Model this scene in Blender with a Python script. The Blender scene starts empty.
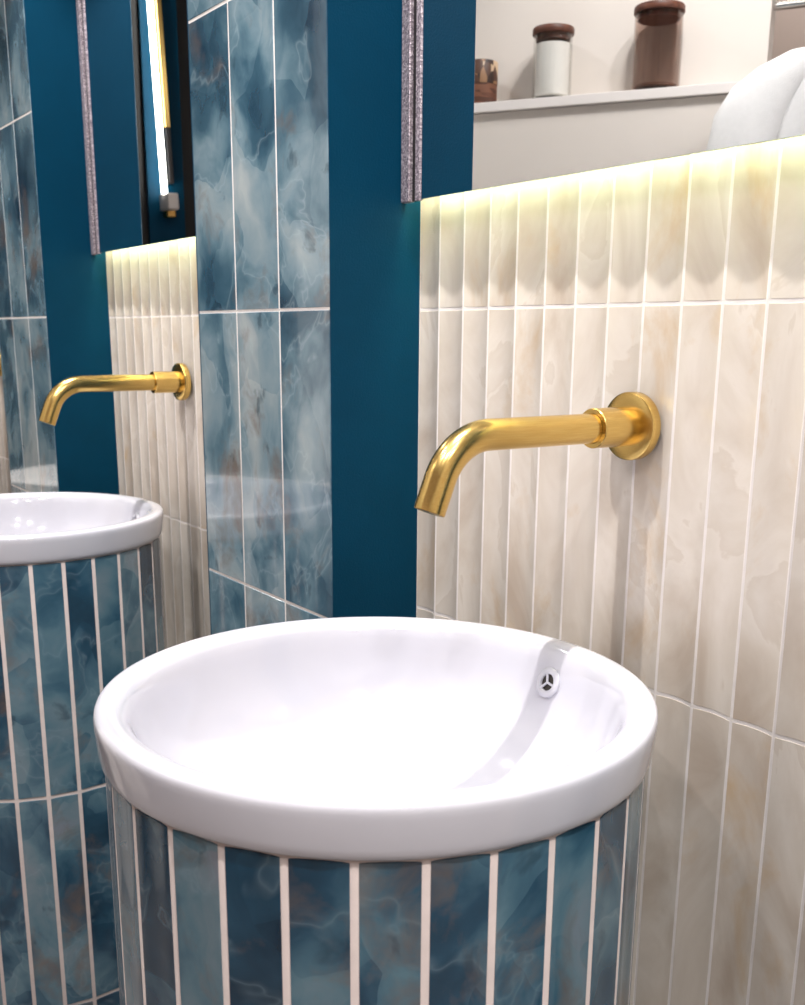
import bpy, math, random
from mathutils import Vector, Matrix

random.seed(7)
D = bpy.data
COL = bpy.context.scene.collection
sc = bpy.context.scene
PI = math.pi

# ------------------------------------------------------------------ helpers
class MB:
    """collects vertices and faces of one mesh"""
    def __init__(self):
        self.v = []; self.f = []; self.m = []; self.rnd = []
    def add(self, verts, faces, mi=0, rnd=0.0):
        b = len(self.v)
        self.v += [tuple(p) for p in verts]
        for f in faces:
            self.f.append(tuple(b + i for i in f)); self.m.append(mi); self.rnd.append(rnd)
    def box(self, x0, x1, y0, y1, z0, z1, mi=0, bev=0.0):
        if bev <= 0:
            v = [(x, y, z) for z in (z0, z1) for y in (y0, y1) for x in (x0, x1)]
            self.add(v, [(0, 2, 3, 1), (4, 5, 7, 6), (0, 1, 5, 4), (2, 6, 7, 3), (0, 4, 6, 2), (1, 3, 7, 5)], mi)
            return
        # chamfered box: inset octagonal profile swept in z with inset caps
        def ring(i, z):
            a, b_, c, d = x0 + i, x1 - i, y0 + i, y1 - i
            k = bev
            return [(a + k, c, z), (b_ - k, c, z), (b_, c + k, z), (b_, d - k, z),
                    (b_ - k, d, z), (a + k, d, z), (a, d - k, z), (a, c + k, z)]
        rs = [ring(bev, z0), ring(0, z0 + bev), ring(0, z1 - bev), ring(bev, z1)]
        v = [p for r in rs for p in r]
        f = [tuple(range(7, -1, -1)), tuple(range(24, 32))]
        for j in range(3):
            for i in range(8):
                n = (i + 1) % 8
                f.append((j * 8 + i, j * 8 + n, (j + 1) * 8 + n, (j + 1) * 8 + i))
        self.add(v, f, mi)
    def lathe(self, prof, n=96, axis=None, mi=0, closed=False):
        """prof: (r, z) list turned about the z axis; axis: a Matrix placing it"""
        v = []; f = []
        for r, z in prof:
            for i in range(n):
                a = 2 * PI * i / n
                p = Vector((r * math.cos(a), r * math.sin(a), z))
                v.append(axis @ p if axis else p)
        m = len(prof)
        for j in range(m if closed else m - 1):
            k = (j + 1) % m
            for i in range(n):
                q = (i + 1) % n
                f.append((j * n + i, j * n + q, k * n + q, k * n + i))
        self.add(v, f, mi)
    def sweep(self, path, radii, n=32, mi=0, caps=True):
        """round tube along points, one radius per point"""
        v = []; f = []
        P = [Vector(p) for p in path]
        up = None
        for i, p in enumerate(P):
            t = (P[min(i + 1, len(P) - 1)] - P[max(i - 1, 0)]).normalized()
            if up is None:
                up = Vector((1, 0, 0)) if abs(t.x) < .9 else Vector((0, 0, 1))
            a = (up - t * up.dot(t)).normalized(); up = a
            b = t.cross(a)
            for k in range(n):
                th = 2 * PI * k / n
                v.append(p + radii[i] * (math.cos(th) * a + math.sin(th) * b))
        for j in range(len(P) - 1):
            for k in range(n):
                q = (k + 1) % n
                f.append((j * n + k, j * n + q, (j + 1) * n + q, (j + 1) * n + k))
        if caps:
            f.append(tuple(range(n - 1, -1, -1)))
            f.append(tuple(range((len(P) - 1) * n, len(P) * n)))
        self.add(v, f, mi)
    def build(self, name, mats, parent=None, smooth=35.0):
        me = D.meshes.new(name)
        me.from_pydata(self.v, [], self.f)
        me.update()
        if not isinstance(mats, (list, tuple)): mats = [mats]
        for m in mats: me.materials.append(m)
        me.polygons.foreach_set('material_index', self.m)
        if any(self.rnd):
            at = me.attributes.new('tile_seed', 'FLOAT', 'FACE')
            at.data.foreach_set('value', self.rnd)
        if smooth:
            me.polygons.foreach_set('use_smooth', [True] * len(me.polygons))
            me.set_sharp_from_angle(angle=math.radians(smooth))
        o = D.objects.new(name, me)
        COL.objects.link(o)
        if parent: o.parent = parent
        return o

def empty(name, loc, rz=0.0):
    o = D.objects.new(name, None)
    o.empty_display_size = .05
    o.location = loc; o.rotation_euler = (0, 0, rz)
    COL.objects.link(o)
    return o

def tag(o, label=None, cat=None, group=None, kind=None):
    if label: o['label'] = label
    if cat: o['category'] = cat
    if group: o['group'] = group
    if kind: o['kind'] = kind
    return o

def copy_tree(o, parent=None):
    c = o.copy(); COL.objects.link(c); c.parent = parent
    for ch in list(o.children): copy_tree(ch, c)
    return c

# ------------------------------------------------------------------ materials
def srgb(r, g, b):
    def l(c):
        c /= 255.0
        return c / 12.92 if c <= .04045 else ((c + .055) / 1.055) ** 2.4
    return (l(r), l(g), l(b), 1.0)

def mat(name):
    m = D.materials.new(name); m.use_nodes = True
    nt = m.node_tree
    return m, nt, nt.nodes['Principled BSDF']

def N(nt, t, **kw):
    n = nt.nodes.new(t)
    for k, v in kw.items():
        if k in n.inputs: n.inputs[k].default_value = v
        else: setattr(n, k, v)
    return n

def ramp(nt, stops, interp='LINEAR'):
    n = nt.nodes.new('ShaderNodeValToRGB')
    n.color_ramp.interpolation = interp
    e = n.color_ramp.elements
    while len(e) > 1: e.remove(e[-1])
    e[0].position, e[0].color = stops[0]
    for p, c in stops[1:]:
        x = e.new(p); x.color = c
    return n

def simple(name, col, rough=.5, metal=0.0, noise=0.04, scale=30, bump=0.0, bscale=400, spec=.5, coat=0.0):
    m, nt, b = mat(name)
    tc = N(nt, 'ShaderNodeTexCoord')
    nz = N(nt, 'ShaderNodeTexNoise', Scale=scale, Detail=4.0)
    nt.links.new(tc.outputs['Object'], nz.inputs['Vector'])
    c = Vector(col[:3])
    rp = ramp(nt, [(.3, tuple(c * (1 - noise)) + (1,)), (.7, tuple(c * (1 + noise)) + (1,))])
    nt.links.new(nz.outputs['Fac'], rp.inputs['Fac'])
    nt.links.new(rp.outputs['Color'], b.inputs['Base Color'])
    b.inputs['Roughness'].default_value = rough
    b.inputs['Metallic'].default_value = metal
    b.inputs['Specular IOR Level'].default_value = spec
    b.inputs['Coat Weight'].default_value = coat
    b.inputs['Coat Roughness'].default_value = .05
    if bump:
        n2 = N(nt, 'ShaderNodeTexNoise', Scale=bscale, Detail=3.0)
        nt.links.new(tc.outputs['Object'], n2.inputs['Vector'])
        bp = N(nt, 'ShaderNodeBump', Strength=bump, Distance=.001)
        nt.links.new(n2.outputs['Fac'], bp.inputs['Height'])
        nt.links.new(bp.outputs['Normal'], b.inputs['Normal'])
    return m

def seed_coords(nt, stretch):
    """object coordinates shifted by each tile's own seed"""
    tc = N(nt, 'ShaderNodeTexCoord')
    at = N(nt, 'ShaderNodeAttribute', attribute_name='tile_seed')
    mul = N(nt, 'ShaderNodeMath', operation='MULTIPLY'); mul.inputs[1].default_value = 37.0
    nt.links.new(at.outputs['Fac'], mul.inputs[0])
    comb = N(nt, 'ShaderNodeCombineXYZ')
    for i in range(3): nt.links.new(mul.outputs[0], comb.inputs[i])
    mp = N(nt, 'ShaderNodeMapping'); mp.inputs['Scale'].default_value = stretch
    nt.links.new(tc.outputs['Object'], mp.inputs['Vector'])
    add = N(nt, 'ShaderNodeVectorMath', operation='ADD')
    nt.links.new(mp.outputs[0], add.inputs[0]); nt.links.new(comb.outputs[0], add.inputs[1])
    return at, add

def mixc(nt, fac, a, b, blend='MIX'):
    n = N(nt, 'ShaderNodeMix', data_type='RGBA', blend_type=blend)
    L = nt.links
    def put(s, i):
        if hasattr(s, 'is_output') or isinstance(s, bpy.types.NodeSocket): L.new(s, n.inputs[i])
        else: n.inputs[i].default_value = s
    put(fac, 0); put(a, 6); put(b, 7)
    return n.outputs[2]

def blue_onyx(name, tones, vein, coat=.6, shift=-.09):
    m, nt, b = mat(name)
    L = nt.links
    at, co = seed_coords(nt, (1, 1, .9))
    warp = N(nt, 'ShaderNodeTexNoise', Scale=7.0, Detail=3.0)
    L.new(co.outputs[0], warp.inputs['Vector'])
    wm = N(nt, 'ShaderNodeVectorMath', operation='MULTIPLY_ADD')
    L.new(warp.outputs['Color'], wm.inputs[0]); wm.inputs[1].default_value = (.11, .11, .11)
    L.new(co.outputs[0], wm.inputs[2])
    # clouds
    n1 = N(nt, 'ShaderNodeTexNoise', Scale=9.0, Detail=5.0, Roughness=.5, Distortion=.25)
    L.new(wm.outputs[0], n1.inputs['Vector'])
    T = tones
    r1 = ramp(nt, [(.24, T[0]), (.40, T[1]), (.50, T[2]), (.58, T[3]), (.68, T[4]), (.8, T[5])])
    sh = N(nt, 'ShaderNodeMath', operation='MULTIPLY_ADD')      # each tile a little lighter or darker
    L.new(at.outputs['Fac'], sh.inputs[0]); sh.inputs[1].default_value = .26; sh.inputs[2].default_value = shift
    ad = N(nt, 'ShaderNodeMath', operation='ADD')
    vo = N(nt, 'ShaderNodeTexVoronoi', Scale=11.0)              # plates with crisp borders, as in onyx
    L.new(wm.outputs[0], vo.inputs['Vector'])
    sp = N(nt, 'ShaderNodeSeparateColor'); L.new(vo.outputs['Color'], sp.inputs[0])
    pl = N(nt, 'ShaderNodeMath', operation='MULTIPLY_ADD'); L.new(sp.outputs[0], pl.inputs[0])
    pl.inputs[1].default_value = .13; pl.inputs[2].default_value = -.065
    a2 = N(nt, 'ShaderNodeMath', operation='ADD'); L.new(pl.outputs[0], a2.inputs[0]); L.new(sh.outputs[0], a2.inputs[1])
    L.new(n1.outputs['Fac'], ad.inputs[0]); L.new(a2.outputs[0], ad.inputs[1])
    L.new(ad.outputs[0], r1.inputs['Fac'])
    # thin pale veins along contours of a second cloud
    n2 = N(nt, 'ShaderNodeTexNoise', Scale=7.0, Detail=4.0, Roughness=.55, Distortion=.4)
    L.new(wm.outputs[0], n2.inputs['Vector'])
    v1 = N(nt, 'ShaderNodeMath', operation='SUBTRACT'); L.new(n2.outputs['Fac'], v1.inputs[0]); v1.inputs[1].default_value = .5
    v2 = N(nt, 'ShaderNodeMath', operation='ABSOLUTE'); L.new(v1.outputs[0], v2.inputs[0])
    r2 = ramp(nt, [(0.0, (.26, .26, .26, 1)), (.006, (.10, .10, .10, 1)), (.022, (0, 0, 0, 1))])
    L.new(v2.outputs[0], r2.inputs['Fac'])
    c1 = mixc(nt, r2.outputs['Color'], r1.outputs['Color'], vein)
    # rust and brown mineral stains
    n3 = N(nt, 'ShaderNodeTexNoise', Scale=9.0, Detail=7.0, Roughness=.62)
    of = N(nt, 'ShaderNodeVectorMath', operation='ADD'); of.inputs[1].default_value = (3.1, 7.7, 1.3)
    L.new(wm.outputs[0], of.inputs[0]); L.new(of.outputs[0], n3.inputs['Vector'])
    r3 = ramp(nt, [(.55, (0, 0, 0, 1)), (.63, (.40, .40, .40, 1)), (.72, (.8, .8, .8, 1))])
    L.new(n3.outputs['Fac'], r3.inputs['Fac'])
    c2 = mixc(nt, r3.outputs['Color'], c1, srgb(112, 92, 78))
    # small dark inclusions
    n4 = N(nt, 'ShaderNodeTexNoise', Scale=22.0, Detail=4.0, Roughness=.55)
    L.new(of.outputs[0], n4.inputs['Vector'])
    r4 = ramp(nt, [(.64, (0, 0, 0, 1)), (.72, (.5, .5, .5, 1))])
    L.new(n4.outputs['Fac'], r4.inputs['Fac'])
    c3 = mixc(nt, r4.outputs['Color'], c2, srgb(22, 44, 60))
    L.new(c3, b.inputs['Base Color'])
    b.inputs['Roughness'].default_value = .12
    b.inputs['Specular IOR Level'].default_value = .7
    b.inputs['Coat Weight'].default_value = coat
    b.inputs['Coat Roughness'].default_value = .03
    return m

def cream_onyx(name):
    m, nt, b = mat(name)
    L = nt.links
    at, co = seed_coords(nt, (1, 1, .6))
    n1 = N(nt, 'ShaderNodeTexNoise', Scale=9.0, Detail=6.0, Roughness=.55, Distortion=.8)
    L.new(co.outputs[0], n1.inputs['Vector'])
    r1 = ramp(nt, [(.30, srgb(199, 182, 166)), (.45, srgb(217, 205, 192)), (.56, srgb(228, 218, 207)), (.575, srgb(218, 206, 193)), (.72, srgb(232, 224, 215))])
    L.new(n1.outputs['Fac'], r1.inputs['Fac'])
    n3 = N(nt, 'ShaderNodeTexNoise', Scale=14.0, Detail=6.0, Roughness=.6, Distortion=.5)
    of = N(nt, 'ShaderNodeVectorMath', operation='ADD'); of.inputs[1].default_value = (5.1, 2.7, 9.3)
    L.new(co.outputs[0], of.inputs[0]); L.new(of.outputs[0], n3.inputs['Vector'])
    r3 = ramp(nt, [(.58, (0, 0, 0, 1)), (.66, (.3, .3, .3, 1)), (.74, (.6, .6, .6, 1))])
    L.new(n3.outputs['Fac'], r3.inputs['Fac'])
    c2 = mixc(nt, r3.outputs['Color'], r1.outputs['Color'], srgb(206, 172, 126))
    L.new(c2, b.inputs['Base Color'])
    b.inputs['Roughness'].default_value = .2
    b.inputs['Specular IOR Level'].default_value = .5
    return m

def emit(name, col, strength):
    m, nt, b = mat(name)
    b.inputs['Base Color'].default_value = col
    b.inputs['Emission Color'].default_value = col
    b.inputs['Emission Strength'].default_value = strength
    return m

M = {}
M['blue'] = blue_onyx('blue_onyx_tile', [srgb(30, 58, 78), srgb(62, 94, 112), srgb(98, 126, 140), srgb(124, 147, 158), srgb(146, 162, 168), srgb(172, 180, 182)], srgb(176, 196, 204))
M['blue_deep'] = blue_onyx('deep_blue_onyx_tile', [srgb(12, 42, 62), srgb(32, 68, 90), srgb(64, 98, 116), srgb(88, 118, 132), srgb(110, 130, 140), srgb(126, 132, 142)], srgb(132, 154, 164), .2, -.12)
M['cream'] = cream_onyx('cream_onyx_tile')
M['grout'] = simple('pale_grout', srgb(240, 232, 228), .75, noise=.05, scale=60, bump=.25, bscale=900)
M['grout_warm'] = simple('warm_grout', srgb(196, 182, 177), .8, noise=.05, scale=60, bump=.3, bscale=900)
M['paint'] = simple('teal_blue_paint', srgb(0, 57, 83), .5, noise=.05, scale=14, bump=.35, bscale=420, spec=.1)
M['ceramic'] = simple('white_glazed_ceramic', srgb(201, 200, 208), .10, noise=.006, scale=5, spec=.55, coat=.5)
M['dark_joint'] = simple('dark_sealant', srgb(40, 38, 40), .7)
M['chrome'] = simple('satin_chrome', srgb(215, 212, 208), .18, metal=1.0, noise=.02)
M['hole'] = simple('dark_recess_tone', srgb(60, 54, 48), .6)  # dark tone stands for the shade inside the overflow
M['white_paint'] = simple('white_painted_board', srgb(236, 230, 226), .5, noise=.01, scale=6)
M['plaster'] = simple('warm_white_plaster', srgb(226, 218, 210), .8, noise=.015, scale=5, bump=.1, bscale=200)
M['pink_plaster'] = simple('dusky_plaster', srgb(206, 188, 178), .8, noise=.02, scale=5)
M['ceiling'] = simple('ceiling_white', srgb(238, 236, 234), .85, noise=.01, scale=4)
M['floor'] = simple('grey_stone_floor', srgb(112, 106, 104), .4, noise=.12, scale=9)
M['black'] = simple('matt_black_panel', srgb(4, 5, 7), .6)
M['rubber'] = simple('black_gasket', srgb(14, 12, 14), .6)
M['terry'] = simple('white_towelling', srgb(240, 239, 238), .95, noise=.02, scale=90, bump=.7, bscale=600, spec=.1)
M['wax'] = simple('white_wax', srgb(250, 247, 243), .45, noise=.01)
M['sand'] = simple('brown_salt', srgb(120, 92, 78), .8, noise=.08, scale=120)

def brushed_gold():
    m, nt, b = mat('brushed_gold_metal')
    L = nt.links
    tc = N(nt, 'ShaderNodeTexCoord')
    mp = N(nt, 'ShaderNodeMapping'); mp.inputs['Scale'].default_value = (900, 40, 900)
    L.new(tc.outputs['Object'], mp.inputs['Vector'])
    nz = N(nt, 'ShaderNodeTexNoise', Scale=1.0, Detail=3.0)
    L.new(mp.outputs[0], nz.inputs['Vector'])
    r = ramp(nt, [(.3, srgb(220, 182, 106)), (.7, srgb(232, 199, 124))])
    L.new(nz.outputs['Fac'], r.inputs['Fac']); L.new(r.outputs['Color'], b.inputs['Base Color'])
    rr = N(nt, 'ShaderNodeMapRange'); rr.inputs['To Min'].default_value = .2; rr.inputs['To Max'].default_value = .28
    L.new(nz.outputs['Fac'], rr.inputs['Value']); L.new(rr.outputs[0], b.inputs['Roughness'])
    b.inputs['Metallic'].default_value = 1.0
    return m
M['gold'] = brushed_gold()

def glitter_metal():
    m, nt, b = mat('sparkling_silver_strip')
    L = nt.links
    tc = N(nt, 'ShaderNodeTexCoord')
    vo = N(nt, 'ShaderNodeTexVoronoi', Scale=520.0)
    L.new(tc.outputs['Object'], vo.inputs['Vector'])
    r = ramp(nt, [(.2, srgb(138, 126, 136)), (.5, srgb(180, 166, 174)), (.85, srgb(224, 212, 218))])
    L.new(vo.outputs['Color'], r.inputs['Fac']); L.new(r.outputs['Color'], b.inputs['Base Color'])
    bp = N(nt, 'ShaderNodeBump', Strength=.6, Distance=.001)
    L.new(vo.outputs['Distance'], bp.inputs['Height']); L.new(bp.outputs['Normal'], b.inputs['Normal'])
    b.inputs['Metallic'].default_value = .55; b.inputs['Roughness'].default_value = .45
    return m
M['glitter'] = glitter_metal()

def mirror_mat():
    m, nt, b = mat('silvered_mirror')
    tc = N(nt, 'ShaderNodeTexCoord'); nz = N(nt, 'ShaderNodeTexNoise', Scale=2.0)
    nt.links.new(tc.outputs['Object'], nz.inputs['Vector'])
    r = ramp(nt, [(.3, (.93, .94, .94, 1)), (.7, (.95, .955, .955, 1))])
    nt.links.new(nz.outputs['Fac'], r.inputs['Fac']); nt.links.new(r.outputs['Color'], b.inputs['Base Color'])
    b.inputs['Metallic'].default_value = 1.0; b.inputs['Roughness'].default_value = .0
    return m
M['mirror'] = mirror_mat()
M['glass_edge'] = simple('blue_green_glass_edge', srgb(60, 110, 130), .15, noise=.05)

def glass(name, col, refl=.9):
    """thin jar glass: tinted see-through with a glossy fresnel skin"""
    m, nt, b = mat(name)
    nt.nodes.remove(b)
    L = nt.links
    out = [n for n in nt.nodes if n.type == 'OUTPUT_MATERIAL'][0]
    tc = N(nt, 'ShaderNodeTexCoord'); nz = N(nt, 'ShaderNodeTexNoise', Scale=12.0)
    L.new(tc.outputs['Object'], nz.inputs['Vector'])
    c = Vector(col[:3])
    r = ramp(nt, [(.3, tuple(c * .97) + (1,)), (.7, tuple(c) + (1,))])
    L.new(nz.outputs['Fac'], r.inputs['Fac'])
    tr = N(nt, 'ShaderNodeBsdfTransparent'); L.new(r.outputs['Color'], tr.inputs['Color'])
    gl = N(nt, 'ShaderNodeBsdfGlossy'); gl.inputs['Roughness'].default_value = .03
    lw = N(nt, 'ShaderNodeLayerWeight', Blend=.5)
    pw = N(nt, 'ShaderNodeMath', operation='POWER'); pw.inputs[1].default_value = 4.0
    L.new(lw.outputs['Facing'], pw.inputs[0])
    fr = N(nt, 'ShaderNodeMath', operation='MULTIPLY_ADD'); fr.inputs[1].default_value = .6; fr.inputs[2].default_value = .03
    L.new(pw.outputs[0], fr.inputs[0])
    mx = N(nt, 'ShaderNodeMixShader')
    L.new(fr.outputs[0], mx.inputs[0]); L.new(tr.outputs[0], mx.inputs[1]); L.new(gl.outputs[0], mx.inputs[2])
    L.new(mx.outputs[0], out.inputs['Surface'])
    return m
M['clear_glass'] = glass('clear_glass', srgb(252, 252, 251))
M['brown_glass'] = glass('smoky_brown_glass', srgb(241, 233, 229))

def wood(name, a, c):
    m, nt, b = mat(name)
    tc = N(nt, 'ShaderNodeTexCoord')
    mp = N(nt, 'ShaderNodeMapping'); mp.inputs['Scale'].default_value = (14, 120, 120)
    nt.links.new(tc.outputs['Object'], mp.inputs['Vector'])
    nz = N(nt, 'ShaderNodeTexNoise', Scale=1.0, Detail=5.0, Distortion=.8)
    nt.links.new(mp.outputs[0], nz.inputs['Vector'])
    r = ramp(nt, [(.35, a), (.65, c)])
    nt.links.new(nz.outputs['Fac'], r.inputs['Fac']); nt.links.new(r.outputs['Color'], b.inputs['Base Color'])
    b.inputs['Roughness'].default_value = .5
    return m
M['wood'] = wood('red_brown_wood', srgb(74, 40, 28), srgb(108, 64, 46))

def speckled(name, stops, scale, stretch=(1, 1, 1)):
    m, nt, b = mat(name)
    tc = N(nt, 'ShaderNodeTexCoord')
    mp = N(nt, 'ShaderNodeMapping'); mp.inputs['Scale'].default_value = stretch
    nt.links.new(tc.outputs['Object'], mp.inputs['Vector'])
    vo = N(nt, 'ShaderNodeTexVoronoi', Scale=scale)
    nt.links.new(mp.outputs[0], vo.inputs['Vector'])
    r = ramp(nt, stops, 'CONSTANT')
    nt.links.new(vo.outputs['Color'], r.inputs['Fac']); nt.links.new(r.outputs['Color'], b.inputs['Base Color'])
    b.inputs['Roughness'].default_value = .5
    return m
M['tin_top'] = speckled('patterned_brown_lid', [(0, srgb(52, 34, 28)), (.35, srgb(150, 112, 80)), (.55, srgb(84, 56, 44)), (.75, srgb(206, 178, 146))], 60, (1, 1, .5))
M['tin_body'] = speckled('striped_brown_tin', [(0, srgb(86, 54, 42)), (.4, srgb(124, 82, 62)), (.7, srgb(104, 66, 50)), (.9, srgb(150, 108, 84))], 70, (.3, .3, 1.6))

M['led'] = emit('warm_led_strip', (1.0, .985, .62, 1), 33.0)
M['led_white'] = emit('white_wall_light', (1.0, .95, .88, 1), 15.0)

# ------------------------------------------------------------------ measures (metres)
PER = 1.0428            # alcove spacing along the wall
PW = .3512              # pier width
BAY = PER - PW          # alcove width
DEP = .1232             # pier depth
BX, BY, BZ = .3556, -.2938, .860     # basin centre, rim height
TAPX, TAPZ = .3495, 1.0590
MY = -.0235             # mirror face
MZ = 1.287              # mirror lower edge
CEIL = 2.60
JOINTS = [.0868, .4472, .8081, 1.1690, 1.5296, 1.8905, 2.2514]

# ------------------------------------------------------------------ fluted and flat tiling
def fluted_wall(name, x0, x1, first, kidx, label):
    """cream strip tiles, each a shallow concave flute, in grout that follows the same hollow"""
    mb = MB()
    w = .044574; g = .0012; sag = .0044; nn = 10
    def yy(x, a, b):
        t = (x - (a + b) / 2) / ((b - a) / 2)
        return sag * max(0.0, 1 - t * t)
    xs = [x0]
    x = first
    while x < x1 - .004:
        if x > x0 + .004: xs.append(x)
        x += w
    xs.append(x1)
    zs = [0.0] + JOINTS + [CEIL]
    for i in range(len(xs) - 1):
        a, b = xs[i], xs[i + 1]
        full_a = a
        full_b = b if i < len(xs) - 2 else a + w
        # grout sheet, in the same hollow .7 mm deeper
        v = []; f = []
        for k in range(nn + 1):
            px = a + (b - a) * k / nn
            y = yy(px, full_a, full_b) + .0003
            v += [(px, y, 0), (px, y, CEIL)]
        for k in range(nn): f.append((2 * k, 2 * k + 2, 2 * k + 3, 2 * k + 1))
        mb.add(v, f, 1)
        ga = g if i > 0 else .0004
        gb = g if i < len(xs) - 2 else .0004
        for j in range(len(zs) - 1):
            r = random.random() * .98 + .01
            za = zs[j] + (.0014 if j else 0); zb = zs[j + 1] - (.0014 if j < len(zs) - 2 else 0)
            c = .0006
            pxs = [a + ga + (b - a - ga - gb) * k / nn for k in range(nn + 1)]
            v = []; f = []
            for (zz, off) in ((za, .0007), (za + c, 0), (zb - c, 0), (zb, .0007)):
                v.append((pxs[0] - .0, yy(pxs[0], full_a, full_b) + .0010, zz))
                for k, px in enumerate(pxs):
                    e = .0003 if k in (0, nn) else 0
                    v.append((px, yy(px, full_a, full_b) + off + e, zz))
                v.append((pxs[-1], yy(pxs[-1], full_a, full_b) + .0010, zz))
            W = nn + 3
            for q in range(3):
                for k in range(W - 1):
                    f.append((q * W + k, q * W + k + 1, (q + 1) * W + k + 1, (q + 1) * W + k))
            mb.add(v, f, 0, r)
    # masonry behind
    mb.box(x0, x1, .012, .12, 0, CEIL, 2)
    o = mb.build(name, [M['cream'], M['grout'], M['plaster']], smooth=40)
    tag(o, label, 'wall', kind='structure')
    return o

def pier(name, xr, label):
    """projecting pier: painted returns, flat marble-look tiles on its front"""
    root = empty(name, (xr, 0, 0))
    tag(root, label, 'wall', kind='structure')
    core = MB(); core.box(-PW, 0, -DEP + .0012, .12, 0, CEIL, 0)
    core.build('painted_core', M['paint'], root, smooth=0)
    gb = MB(); gb.box(-PW + .0050, -.0008, -DEP + .0006, -DEP + .0035, 0, CEIL, 0)
    gb.build('grout_bed', M['grout'], root, smooth=0)
    mb = MB()
    xs = [-PW + .0050, -.2317, -.1168, -.0003]
    zs = [0.0] + [1.1681 - 3 * .3607, 1.1681 - 2 * .3607, 1.1681 - .3602, 1.1681, 1.5291, 1.8900, 2.2510, CEIL]
    g = .0015
    for i in range(3):
        for j in range(len(zs) - 1):
            a = xs[i] + (g if i else 0); b = xs[i + 1] - (g if i < 2 else 0)
            za = zs[j] + (g if j else 0); zb = zs[j + 1] - (g if j < len(zs) - 2 else 0)
            if zb - za < .01: continue
            c = .0008; y1 = -DEP; y0 = -DEP + .0022
            v = [(a, y0, za), (b, y0, za), (b, y0, zb), (a, y0, zb),
                 (a, y1 + c, za), (b, y1 + c, za), (b, y1 + c, zb), (a, y1 + c, zb),
                 (a + c, y1, za + c), (b - c, y1, za + c), (b - c, y1, zb - c), (a + c, y1, zb - c)]
            f = [(8, 9, 10, 11)]
            for q in (0, 4):
                for k in range(4):
                    n = (k + 1) % 4
                    f.append((q + k, q + n, q + 4 + n, q + 4 + k))
            mb.add(v, f, 0, random.random() * .98 + .01)
    mb.build('tile_cladding', M['blue'], root, smooth=0)
    return root

fluted_wall('wall_back_near', 0, BAY, .037544, 0, 'cream fluted strip tile wall behind the near basin and its gold tap')
fluted_wall('wall_back_far', -PER, -PER + BAY, -PER + .037544, 0, 'cream fluted strip tile wall behind the farther basin')
fluted_wall('wall_back_farthest', -2 * PER, -2 * PER + BAY, -2 * PER + .037544, 0, 'sliver of cream fluted wall beyond the farther tiled pier')
pier('wall_pier_near', 0, 'pier with blue marbled tiles and teal painted side between the two alcoves')
pier('wall_pier_far', -PER, 'blue tiled pier with teal painted side beyond the farther basin')
pier('wall_pier_end', -2 * PER, 'last blue tiled pier of the row')
pier('wall_pier_right', PER, 'blue tiled pier closing the near alcove')

# ------------------------------------------------------------------ room shell
def structure(name, label, box, m, parts=None):
    mb = MB(); mb.box(*box, 0)
    o = mb.build(name, m, smooth=0)
    return tag(o, label, name.split('_')[0], kind='structure')
structure('floor', 'grey stone floor', (-3.2, 2.3, -2.5, .2, -.1, 0), M['floor'])
structure('ceiling', 'plain white ceiling', (-3.2, 2.3, -2.5, .2, CEIL, CEIL + .1), M['ceiling'])
structure('wall_front', 'dusky plaster wall opposite the basins', (-3.2, 2.3, -2.5, -2.4, 0, CEIL), M['pink_plaster'])
structure('wall_right', 'white plaster wall at the near end of the room', (2.2, 2.3, -2.4, .2, 0, CEIL), M['plaster'])
structure('wall_left', 'black wall at the far end of the room', (-3.2, -3.1, -2.4, .2, 0, CEIL), M['black'])
structure('wall_back_corner', 'teal painted wall in the far corner', (-3.1, -2 * PER - PW, 0, .12, 0, CEIL), M['black'])
structure('wall_back_right', 'white plaster wall beyond the near alcove', (PER, 2.2, 0, .12, 0, CEIL), M['plaster'])

# slanted white partition opposite, seen in the near mirror
A0 = Vector((-1.188, -1.064, 0)); TV = Vector((.8525, -.5227, 0)); NV = Vector((.5227, .8525, 0))
RZ = math.atan2(TV.y, TV.x)
def P(t, n, z): 
    q = A0 + TV * t + NV * n
    return Vector((q.x, q.y, z))
SHD = .12
part = MB(); part.box(-.32, .675, -.10, 0, 0, CEIL, 0); part.box(-.32, .66, 0, SHD - .012, 0, 1.676, 0)
po = part.build('wall_partition', M['plaster'], smooth=0)
#              # shelf depth; partition face stands this far behind the shelf front
po.location = P(0, -SHD, 0); po.rotation_euler = (0, 0, RZ)
tag(po, 'slanted white plaster partition reflected in the near mirror', 'wall', kind='structure')

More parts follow.
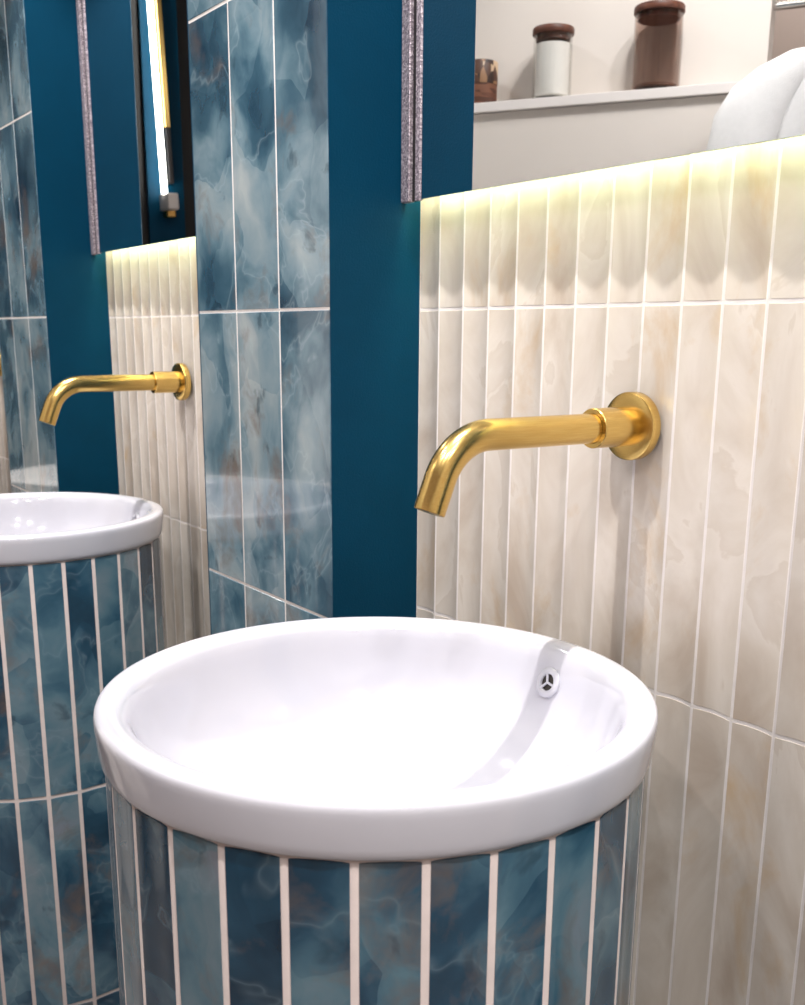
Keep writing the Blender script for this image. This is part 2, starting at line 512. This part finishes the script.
# ------------------------------------------------------------------ washbasin
def washbasin(loc, label):
    root = empty('washbasin', loc)
    tag(root, label, 'washbasin', 'round white basins on tiled pedestals')
    mb = MB()
    prof = [(.0215, -.150), (.0215, -.1325), (.026, -.1315), (.05, -.130), (.085, -.126), (.115, -.118), (.140, -.1055), (.160, -.089),
            (.175, -.071), (.1845, -.054), (.1905, -.039), (.1945, -.026), (.1975, -.016), (.2005, -.0085), (.2040, -.0038), (.208, -.0014),
            (.2125, -.0002), (.2170, 0), (.2205, -.0004), (.2230, -.0014), (.2246, -.0030), (.2255, -.0054), (.2258, -.0085), (.2257, -.0125),
            (.2248, -.022), (.2236, -.033), (.2228, -.0375), (.2216, -.0405), (.2200, -.0420), (.205, -.0420), (.2010, -.0425), (.2000, -.046),
            (.1965, -.060), (.187, -.080), (.170, -.102), (.146, -.121), (.115, -.134), (.08, -.142), (.05, -.146), (.03, -.150)]
    mb.lathe(prof, 144, closed=True)
    mb.build('bowl', M['ceramic'], root, smooth=50)
    # drain in the floor of the bowl
    dr = MB()
    dr.lathe([(.0005, -.1335), (.012, -.1325), (.0195, -.1305), (.0235, -.1290), (.0262, -.1298), (.0262, -.1318), (.0205, -.1345), (.0205, -.160), (.0005, -.160)], 48)
    d = dr.build('drain', M['chrome'], root); d['label'] = 'round chrome drain'
    # overflow: ring, three spokes, dark disc for the shade inside, standing on the sloping back wall of the bowl
    q = Vector((.0, .1905, -.0330)); nrm = Vector((0, -.93, .36)).normalized()
    rot = nrm.to_track_quat('Z', 'Y').to_matrix().to_4x4()
    MX = Matrix.Translation(q) @ rot
    rg = MB()
    rg.lathe([(.0078, -.004), (.0078, .0012), (.0088, .0024), (.0108, .0028), (.0130, .0022), (.0142, .0008), (.0144, -.004)], 48, MX, closed=True)
    ov = rg.build('overflow_ring', M['ceramic'], root)
    hb = MB(); hb.lathe([(.0002, -.0005), (.0079, -.0005), (.0079, -.0035), (.0002, -.0035)], 32, MX, closed=True)
    h = hb.build('overflow_hole_shade', M['hole'], ov); h['label'] = 'dark disc for the shade in the hole behind the ring'
    for k in range(3):
        a = PI / 2 + k * 2 * PI / 3 + .35
        s = MB()
        s.sweep([MX @ Vector((.0003 * math.cos(a), .0003 * math.sin(a), .0010)), MX @ Vector((.0085 * math.cos(a), .0085 * math.sin(a), .0012))], [.0012, .0014], 12)
        s.build('spoke', M['ceramic'], ov)
    return root

def pedestal(loc, phase, label):
    root = empty('tiled_pedestal', loc)
    tag(root, label, 'pedestal', 'round blue tiled pedestals')
    NT = 30; step = 2 * PI / NT; R = .2203; sag = .0022; nn = 8
    top = .8176
    zs = [0.0, .0935, .4555, top]
    def rr(u): return R - sag * max(0, 1 - u * u)        # u in -1..1 across one strip
    core = MB(); v = []; f = []
    n = NT * nn
    prof = []
    for ring, (dz, dr) in enumerate(((0, -.0010), (top - .0012, -.0010), (top, -.0022), (top, -.020), (0, -.020))):
        for i in range(n):
            u = ((i % nn) / nn) * 2 - 1
            a = math.radians(phase) + i * step / nn
            r = rr(u) + dr if dr > -.01 else R + dr
            v.append((r * math.cos(a), r * math.sin(a), dz))
    for q in range(5):
        k2 = (q + 1) % 5
        for i in range(n):
            j = (i + 1) % n
            f.append((q * n + i, q * n + j, k2 * n + j, k2 * n + i))
    core.add(v, f)
    core.build('grout_core', M['grout_warm'], root, smooth=50)
    mb = MB()
    for s in range(NT):
        for j in range(3):
            r_ = random.random() * .98 + .01
            za = zs[j] + (.0022 if j else 0); zb = zs[j + 1] - (.0022 if j < 2 else .0012)
            c = .0010; ge = .0030 / R / (step / 2)
            us = [-1 + ge + (2 - 2 * ge) * k / nn for k in range(nn + 1)]
            v = []; f = []
            for zz, off in ((za, -.0016), (za + c, 0), (zb - c, 0), (zb, -.0016)):
                row = [(us[0], -.0016)] + [(u, off - (.0005 if k in (0, nn) else 0)) for k, u in enumerate(us)] + [(us[-1], -.0016)]
                for u, o_ in row:
                    a = math.radians(phase) + (s + (u + 1) / 2) * step
                    rad = rr(u) + o_
                    v.append((rad * math.cos(a), rad * math.sin(a), zz))
            W = nn + 3
            for q in range(3):
                for k in range(W - 1):
                    f.append((q * W + k, q * W + k + 1, (q + 1) * W + k + 1, (q + 1) * W + k))
            mb.add(v, f, 0, r_)
    mb.build('tile_cladding', M['blue_deep'], root, smooth=40)
    return root

washbasin((BX, BY, BZ), 'round white ceramic washbasin in front, with an overflow hole at its back')
washbasin((BX - PER, BY, BZ), 'round white washbasin farther along, partly cut off at the side')
pedestal((BX, BY, 0), -1.3, 'blue marbled strip tiled pedestal under the nearer white basin')
pedestal((BX - PER, BY, 0), -.7, 'blue marbled strip tiled pedestal under the farther white basin')

# ------------------------------------------------------------------ wall tap
def tap():
    root = empty('wall_tap', (TAPX, 0, TAPZ))
    rx = Matrix.Rotation(PI / 2, 4, 'X')          # local z of the lathe points into the room (-y)
    fl = MB()
    fl.lathe([(.0005, .0), (.0300, .0), (.0312, .0006), (.0316, .0016), (.0316, .0098), (.0312, .0110), (.0302, .0116), (.0183, .0120), (.0005, .0120)], 96, rx)
    fl.build('flange', M['gold'], root, smooth=30)
    co = MB()
    co.lathe([(.0181, .0110), (.0181, .0560), (.0176, .0568), (.0138, .0570), (.0138, .050)], 80, rx)
    co.build('collar', M['gold'], root, smooth=30)
    sp = MB()
    pts = []; Rb = .055; y0 = -.1772; th = math.radians(68)
    for y in (-.048, -.07, -.09, -.11, -.13, -.15, -.165, y0): pts.append((0, y, 0))
    for k in range(1, 25):
        a = th * k / 24
        pts.append((0, y0 - Rb * math.sin(a), -Rb * (1 - math.cos(a))))
    e = Vector(pts[-1]); dr = Vector((0, -math.cos(th), -math.sin(th)))
    for s in (.007, .014, .021, .0275): pts.append(tuple(e + dr * s))
    n0 = len(pts)
    rad = [.0135] * n0
    pts.append(tuple(e + dr * .0285)); rad.append(.0132)
    pts.append(tuple(e + dr * .0287)); rad.append(.0122)
    pts.append(tuple(e + dr * .0281)); rad.append(.0116)
    # bore
    sp.sweep(pts, rad, 56, caps=False)
    sp.build('spout', M['gold'], root, smooth=40)
    ar = MB()
    c0 = e + dr * .0260
    ar.sweep([tuple(c0), tuple(c0 + dr * .0006)], [.0118, .0118], 40)
    a_ = ar.build('aerator', M['hole'], root); a_['label'] = 'dark aerator inside the spout end'
    return root
t1 = tap()
tag(t1, 'brushed gold wall tap with curved spout above the nearer basin', 'tap', 'gold wall taps')
t2 = copy_tree(t1); t2.location.x = TAPX - PER
tag(t2, 'brushed gold wall tap above the farther basin, pointing at the blue painted side', 'tap', 'gold wall taps')
t3 = copy_tree(t1); t3.location.x = -1.865
tag(t3, 'bit of a gold tap beyond the farther blue tiled pier', 'tap', 'gold wall taps')

# ------------------------------------------------------------------ lit mirrors
def lit_mirror():
    root = empty('wall_mirror', (0, 0, MZ))
    top = 1.02; w0, w1 = .0012, BAY - .0012
    pn = MB()
    pn.box(w0 + .0315, w1, MY, MY + .0045, 0, top, 1)
    # the silvered face is its own polygon group
    pn.m[2] = 0                                   # y0 side of the box
    pn.build('glass_pane', [M['mirror'], M['glass_edge']], root, smooth=0)
    fs = MB()
    fs.box(w0, w0 + .0160, MY - .0050, MY + .0040, -.002, top, 0, .0008)
    o = fs.build('edge_strip', M['glitter'], root, smooth=30); o['label'] = 'sparkling silver edge strip'
    gk = MB(); gk.box(w0 + .0160, w0 + .0225, MY - .0002, MY + .0040, -.001, top, 0)
    gk.build('gasket', M['rubber'], root, smooth=0)
    ts = MB(); ts.box(w0 + .0225, w0 + .0315, MY - .0016, MY + .0040, -.0015, top, 0, .0006)
    ts.build('inner_trim', M['glitter'], root, smooth=30)
    bk = MB()
    bk.box(w0 + .004, w1 - .004, -.0185, .0, .034, top - .004, 0)
    bk.build('backing_box', M['white_paint'], root, smooth=0)
    ld = MB(); ld.box(w0 + .012, w1 - .006, -.0160, -.0080, .0285, .0335, 0)
    l = ld.build('led_strip', M['led'], root, smooth=0); l['label'] = 'glowing warm light strip under the mirror'
    return root
m1 = lit_mirror()
tag(m1, 'large mirror over the nearer basin, lit from below, reflecting a shelf with jars', 'mirror', 'mirrors with light strips below')
m2 = copy_tree(m1); m2.location.x = -PER; m2.rotation_euler.z = math.radians(-.55)
tag(m2, 'lit mirror over the farther basin, reflecting teal paint and a glowing light', 'mirror', 'mirrors with light strips below')

# ------------------------------------------------------------------ things opposite, seen in the mirrors
SZ = 1.700
sh = MB(); sh.box(-.30, .655, -SHD + .001, 0, SZ - .022, SZ, 0, .001)
o = sh.build('wall_shelf', M['white_paint'], smooth=30); o.location = P(0, 0, 0); o.rotation_euler = (0, 0, RZ)
tag(o, 'narrow white wall shelf carrying jars, reflected in the near mirror', 'shelf')

def jar(t, r, h, label, gm, cm, fill):
    p = P(t, -.057, SZ)
    root = empty('lidded_jar', p, RZ)
    tag(root, label, 'jar', 'lidded glass jars on the shelf')
    g = MB()
    g.lathe([(.0005, .0005), (r - .004, .0005), (r - .001, .003), (r, .008), (r, h - .004), (r - .001, h), (r - .003, h), (r - .0035, h - .004),
             (r - .0035, .012), (r - .006, .0085), (.0005, .008)], 64)
    g.build('glass_body', M[gm], root, smooth=40)
    c = MB()
    c.lathe([(.0005, .0092), (r - .009, .0092), (r - .006, .012), (r - .006, fill), (.0005, fill)], 48)
    c.build('contents', M[cm], root, smooth=40)
    l = MB()
    l.lathe([(.0005, h - .012), (r - .006, h - .012), (r - .006, h + .0006), (r + .002, h + .0006), (r + .003, h + .002), (r + .003, h + .014), (r + .001, h + .0165), (.0005, h + .017)], 64)
    l.build('lid', M['wood'], root, smooth=40)
    return root
jar(.178, .0475, .148, 'clear glass jar of white contents with a wooden lid', 'clear_glass', 'wax', .128)
jar(.432, .0555, .170, 'smoky brown glass jar with a wooden lid, the tallest on the shelf', 'brown_glass', 'sand', .016)

tin = empty('patterned_tin', P(-.010, -.057, SZ), RZ)
tag(tin, 'small brown patterned tin standing on the white shelf beside the jars', 'tin')
b_ = MB(); b_.lathe([(.0005, .0005), (.0435, .0005), (.0445, .002), (.0445, .052), (.0435, .053), (.0005, .053)], 56)
b_.build('tin_body', M['tin_body'], tin, smooth=40)
b_ = MB(); b_.lathe([(.0445, .0505), (.0455, .0505), (.0458, .054), (.0458, .101), (.044, .104), (.0005, .104)], 56)
b_.build('tin_lid', M['tin_top'], tin, smooth=40)

# robe on a hanger: hangs from a hook at the end of the partition
RC = P(.935, .085, 0)
hk = empty('clothes_hanger', (RC.x, RC.y, 1.765), RZ)
tag(hk, 'wooden hanger inside the shoulders of the white robe', 'hanger')
hb = MB()
hb.sweep([(-.13, 0, -.022), (-.10, 0, -.012), (-.05, 0, .004), (0, 0, .012), (.05, 0, .004), (.10, 0, -.012), (.13, 0, -.022)], [.006, .008, .009, .009, .009, .008, .006], 16)
hb.build('hanger_bar', M['wood'], hk)
hb = MB()
hb.sweep([(0, 0, .014), (0, 0, .11), (0, .003, .126), (0, .016, .1365), (0, .028, .131), (0, .031, .118)], [.002] * 6, 10)
hb.build('hanger_hook', M['chrome'], hk)
rail = MB(); rail.sweep([(-.262, -.255, 0), (-.16, -.255, 0), (-.125, -.245, 0), (-.105, -.22, 0), (-.10, -.19, 0), (-.10, -.03, 0), (-.092, -.004, 0), (-.065, .014, 0), (-.04, .016, 0), (.35, .016, 0)], [.009] * 10, 20)
rl = rail.build('robe_rail', M['chrome'], smooth=40); rl.location = (RC.x, RC.y, 1.765 + .1252); rl.rotation_euler = (0, 0, RZ)
tag(rl, 'chrome rail from which the white robe hangs', 'rail')

rb = empty('bathrobe', (RC.x, RC.y, -.008), RZ)
tag(rb, 'white towelling robe hanging with soft folds, reflected at the mirror edge', 'robe')
def cloth_loft(rows, n=96, folds=9, amp=.020, ph=0.0):
    """rows: (z, cx, cy, half width, half depth, fold strength)"""
    mb = MB(); v = []; f = []
    for (z, cx, cy, a, b, s) in rows:
        for i in range(n):
            th = 2 * PI * i / n
            k = 1 + s * amp / max(b, .03) * math.sin(folds * th + ph + 1.3 * math.sin(2 * th) + z * 2.2)
            v.append((cx + a * math.cos(th) * (1 + (k - 1) * .25), cy + b * math.sin(th) * k, z))
    m = len(rows)
    for j in range(m - 1):
        for i in range(n):
            q = (i + 1) % n
            f.append((j * n + i, j * n + q, (j + 1) * n + q, (j + 1) * n + i))
    f.append(tuple(range(n - 1, -1, -1))); f.append(tuple(range((m - 1) * n, m * n)))
    mb.add(v, f); return mb
rows = [(.72, 0, 0, .235, .085, 1.0), (.95, 0, 0, .228, .085, 1.0), (1.20, 0, 0, .215, .082, .9), (1.40, 0, 0, .213, .080, .8),
        (1.55, 0, 0, .214, .076, .6), (1.64, 0, 0, .210, .070, .45), (1.695, 0, 0, .196, .062, .3), (1.735, 0, 0, .166, .055, .2),
        (1.765, 0, 0, .118, .047, .1), (1.785, 0, 0, .078, .040, .0), (1.800, 0, 0, .060, .034, 0)]
cloth_loft(rows).build('robe_body', M['terry'], rb, smooth=80)
for s in (-1, 1):
    r2 = [(1.02, s * .300, .02, .062, .060, .9), (1.04, s * .300, .02, .070, .066, .9), (1.20, s * .296, .015, .070, .066, .8), (1.40, s * .290, .01, .072, .066, .7),
          (1.54, s * .276, .005, .078, .064, .5), (1.62, s * .254, 0, .088, .060, .4), (1.675, s * .222, 0, .086, .055, .25), (1.712, s * .186, 0, .070, .048, .15), (1.738, s * .152, 0, .045, .036, .0)]
    cloth_loft(r2, 64, 5, .010, s).build('sleeve', M['terry'], rb, smooth=80)

# white worktop opposite: its pale edge shows in the glossy pier tiles
wt = empty('console_table', P(-.48, .24, 0), RZ)
tag(wt, 'long white console table opposite the basins, seen only as a pale reflection', 'table')
b_ = MB(); b_.box(-.62, .62, -.17, .17, .69, .765, 0, .004); b_.build('table_top', M['white_paint'], wt, smooth=30)
for s in (-1, 1):
    b_ = MB(); b_.box(s * .58 - .02, s * .58 + .02, -.15, .15, 0, .69, 0, .003); b_.build('side_panel', M['white_paint'], wt, smooth=30)

# far end: teal panel washed by a tall brass and white wall light, reflected in the far mirror
pb = MB(); pb.box(-3.1, -3.085, -1.065, -.918, .0, CEIL - .05, 0)
pn = pb.build('trim_1', M['paint'], smooth=0); tag(pn, 'teal panel behind the tall wall light', 'panel', kind='structure')
wl = empty('wall_light', (-3.085, -.985, 1.60))
wl.rotation_euler.x = math.radians(-2.0)
tag(wl, 'tall slim brass and white light glowing against the teal panel', 'lamp')
b_ = MB(); b_.box(.0, .030, -.036, -.012, .30, .92, 0, .003); b_.build('brass_rail', M['gold'], wl, smooth=30)
b_ = MB(); b_.sweep([(.050, .018, .06), (.050, .018, .92)], [.011, .011], 24); b_.build('light_tube', M['led_white'], wl, smooth=40)
b_ = MB(); b_.box(.0, .030, -.034, -.014, .10, .30, 0, .002); b_.build('black_handle', M['rubber'], wl, smooth=30)
b_ = MB(); b_.box(.0, .090, -.022, .022, .0, .06, 0, .004); b_.build('end_cap', M['white_paint'], wl, smooth=30)
b_ = MB(); b_.box(.0, .045, -.026, .012, -.025, .013, 0, .004); b_.build('brass_foot', M['gold'], wl, smooth=30)

# ------------------------------------------------------------------ light
def spot(x, y, z, power, ang, blend=.6, size=.028, col=(1, .97, .94), target=None):
    l = D.lights.new('ceiling_spot', 'SPOT')
    l.energy = power; l.spot_size = math.radians(ang); l.spot_blend = blend; l.shadow_soft_size = size; l.color = col
    o = D.objects.new('ceiling_spot', l); COL.objects.link(o); o.location = (x, y, z)
    t = Vector(target or (x, y, 0)) - Vector((x, y, z))
    o.rotation_euler = t.to_track_quat('-Z', 'Y').to_euler()
    return o
for k in (1, 0, -1, -2):
    spot(.35 + PER * k if k != 0 else .345, -.36, CEIL - .06, 112, 66, blend=.3, size=.015)
spot(-.45, -1.0, CEIL - .06, 30, 90, size=.06, target=(-.85, -1.5, 1.5))  # added spot to brighten the partition, not a known fitting
def area(x, y, z, sx, sy, power, col=(1, .97, .95)):
    l = D.lights.new('added_fill_panel', 'AREA'); l.shape = 'RECTANGLE'; l.size = sx; l.size_y = sy; l.energy = power; l.color = col
    o = D.objects.new('added_fill_panel', l); COL.objects.link(o); o.location = (x, y, z)
    return o
for x, y, pw in ((1.15, -1.15, 24), (1.10, -.62, 14), (.45, -1.30, 22), (-.20, -1.05, 18), (-1.45, -.55, 13), (1.75, -.8, 22)):
    spot(x, y, CEIL - .04, pw, 140, .5, .03, (.98, .975, 1.0))
area(-1.0, -2.05, CEIL - .02, .9, .4, 6)  # added fill light for the wall behind the partition, no known fixture

w = D.worlds.new('room_dark'); sc.world = w; w.use_nodes = True
w.node_tree.nodes['Background'].inputs[0].default_value = (.5, .5, .55, 1)
w.node_tree.nodes['Background'].inputs[1].default_value = .05

# ------------------------------------------------------------------ camera
cam = D.cameras.new('camera'); co = D.objects.new('camera', cam); COL.objects.link(co)
Rv = Vector((0.5708641795811719, 0.8210150217591977, 0.006958628949706747))
Uv = Vector((-0.20200273392527643, 0.1322306503683987, 0.9704174104939917))
Fv = Vector((-0.7958071273605368, 0.5553822009651501, -0.24133302072711896))
mw = Matrix((( Rv.x, Uv.x, -Fv.x, 1.04437397568925), (Rv.y, Uv.y, -Fv.y, -.75), (Rv.z, Uv.z, -Fv.z, 1.1404902020124765), (0, 0, 0, 1)))
co.matrix_world = mw
cam.sensor_fit = 'HORIZONTAL'; cam.sensor_width = 36.0
cam.lens = 1055.4185 / 805 * 36.0
cam.shift_x = 0.0; cam.shift_y = (597.06 - 502.5) / 805
cam.clip_start = .01
cam.dof.use_dof = True; cam.dof.focus_distance = 1.02; cam.dof.aperture_fstop = 16.0
sc.camera = co

sc.view_settings.view_transform = 'Standard'
sc.view_settings.look = 'None'
sc.view_settings.gamma = 1.0
sc.view_settings.use_curve_mapping = False
sc.view_settings.exposure = 0.14
sc.cycles.max_bounces = 10
sc.cycles.use_denoising = True
sc.cycles.caustics_reflective = False
sc.cycles.sample_clamp_indirect = 6.0
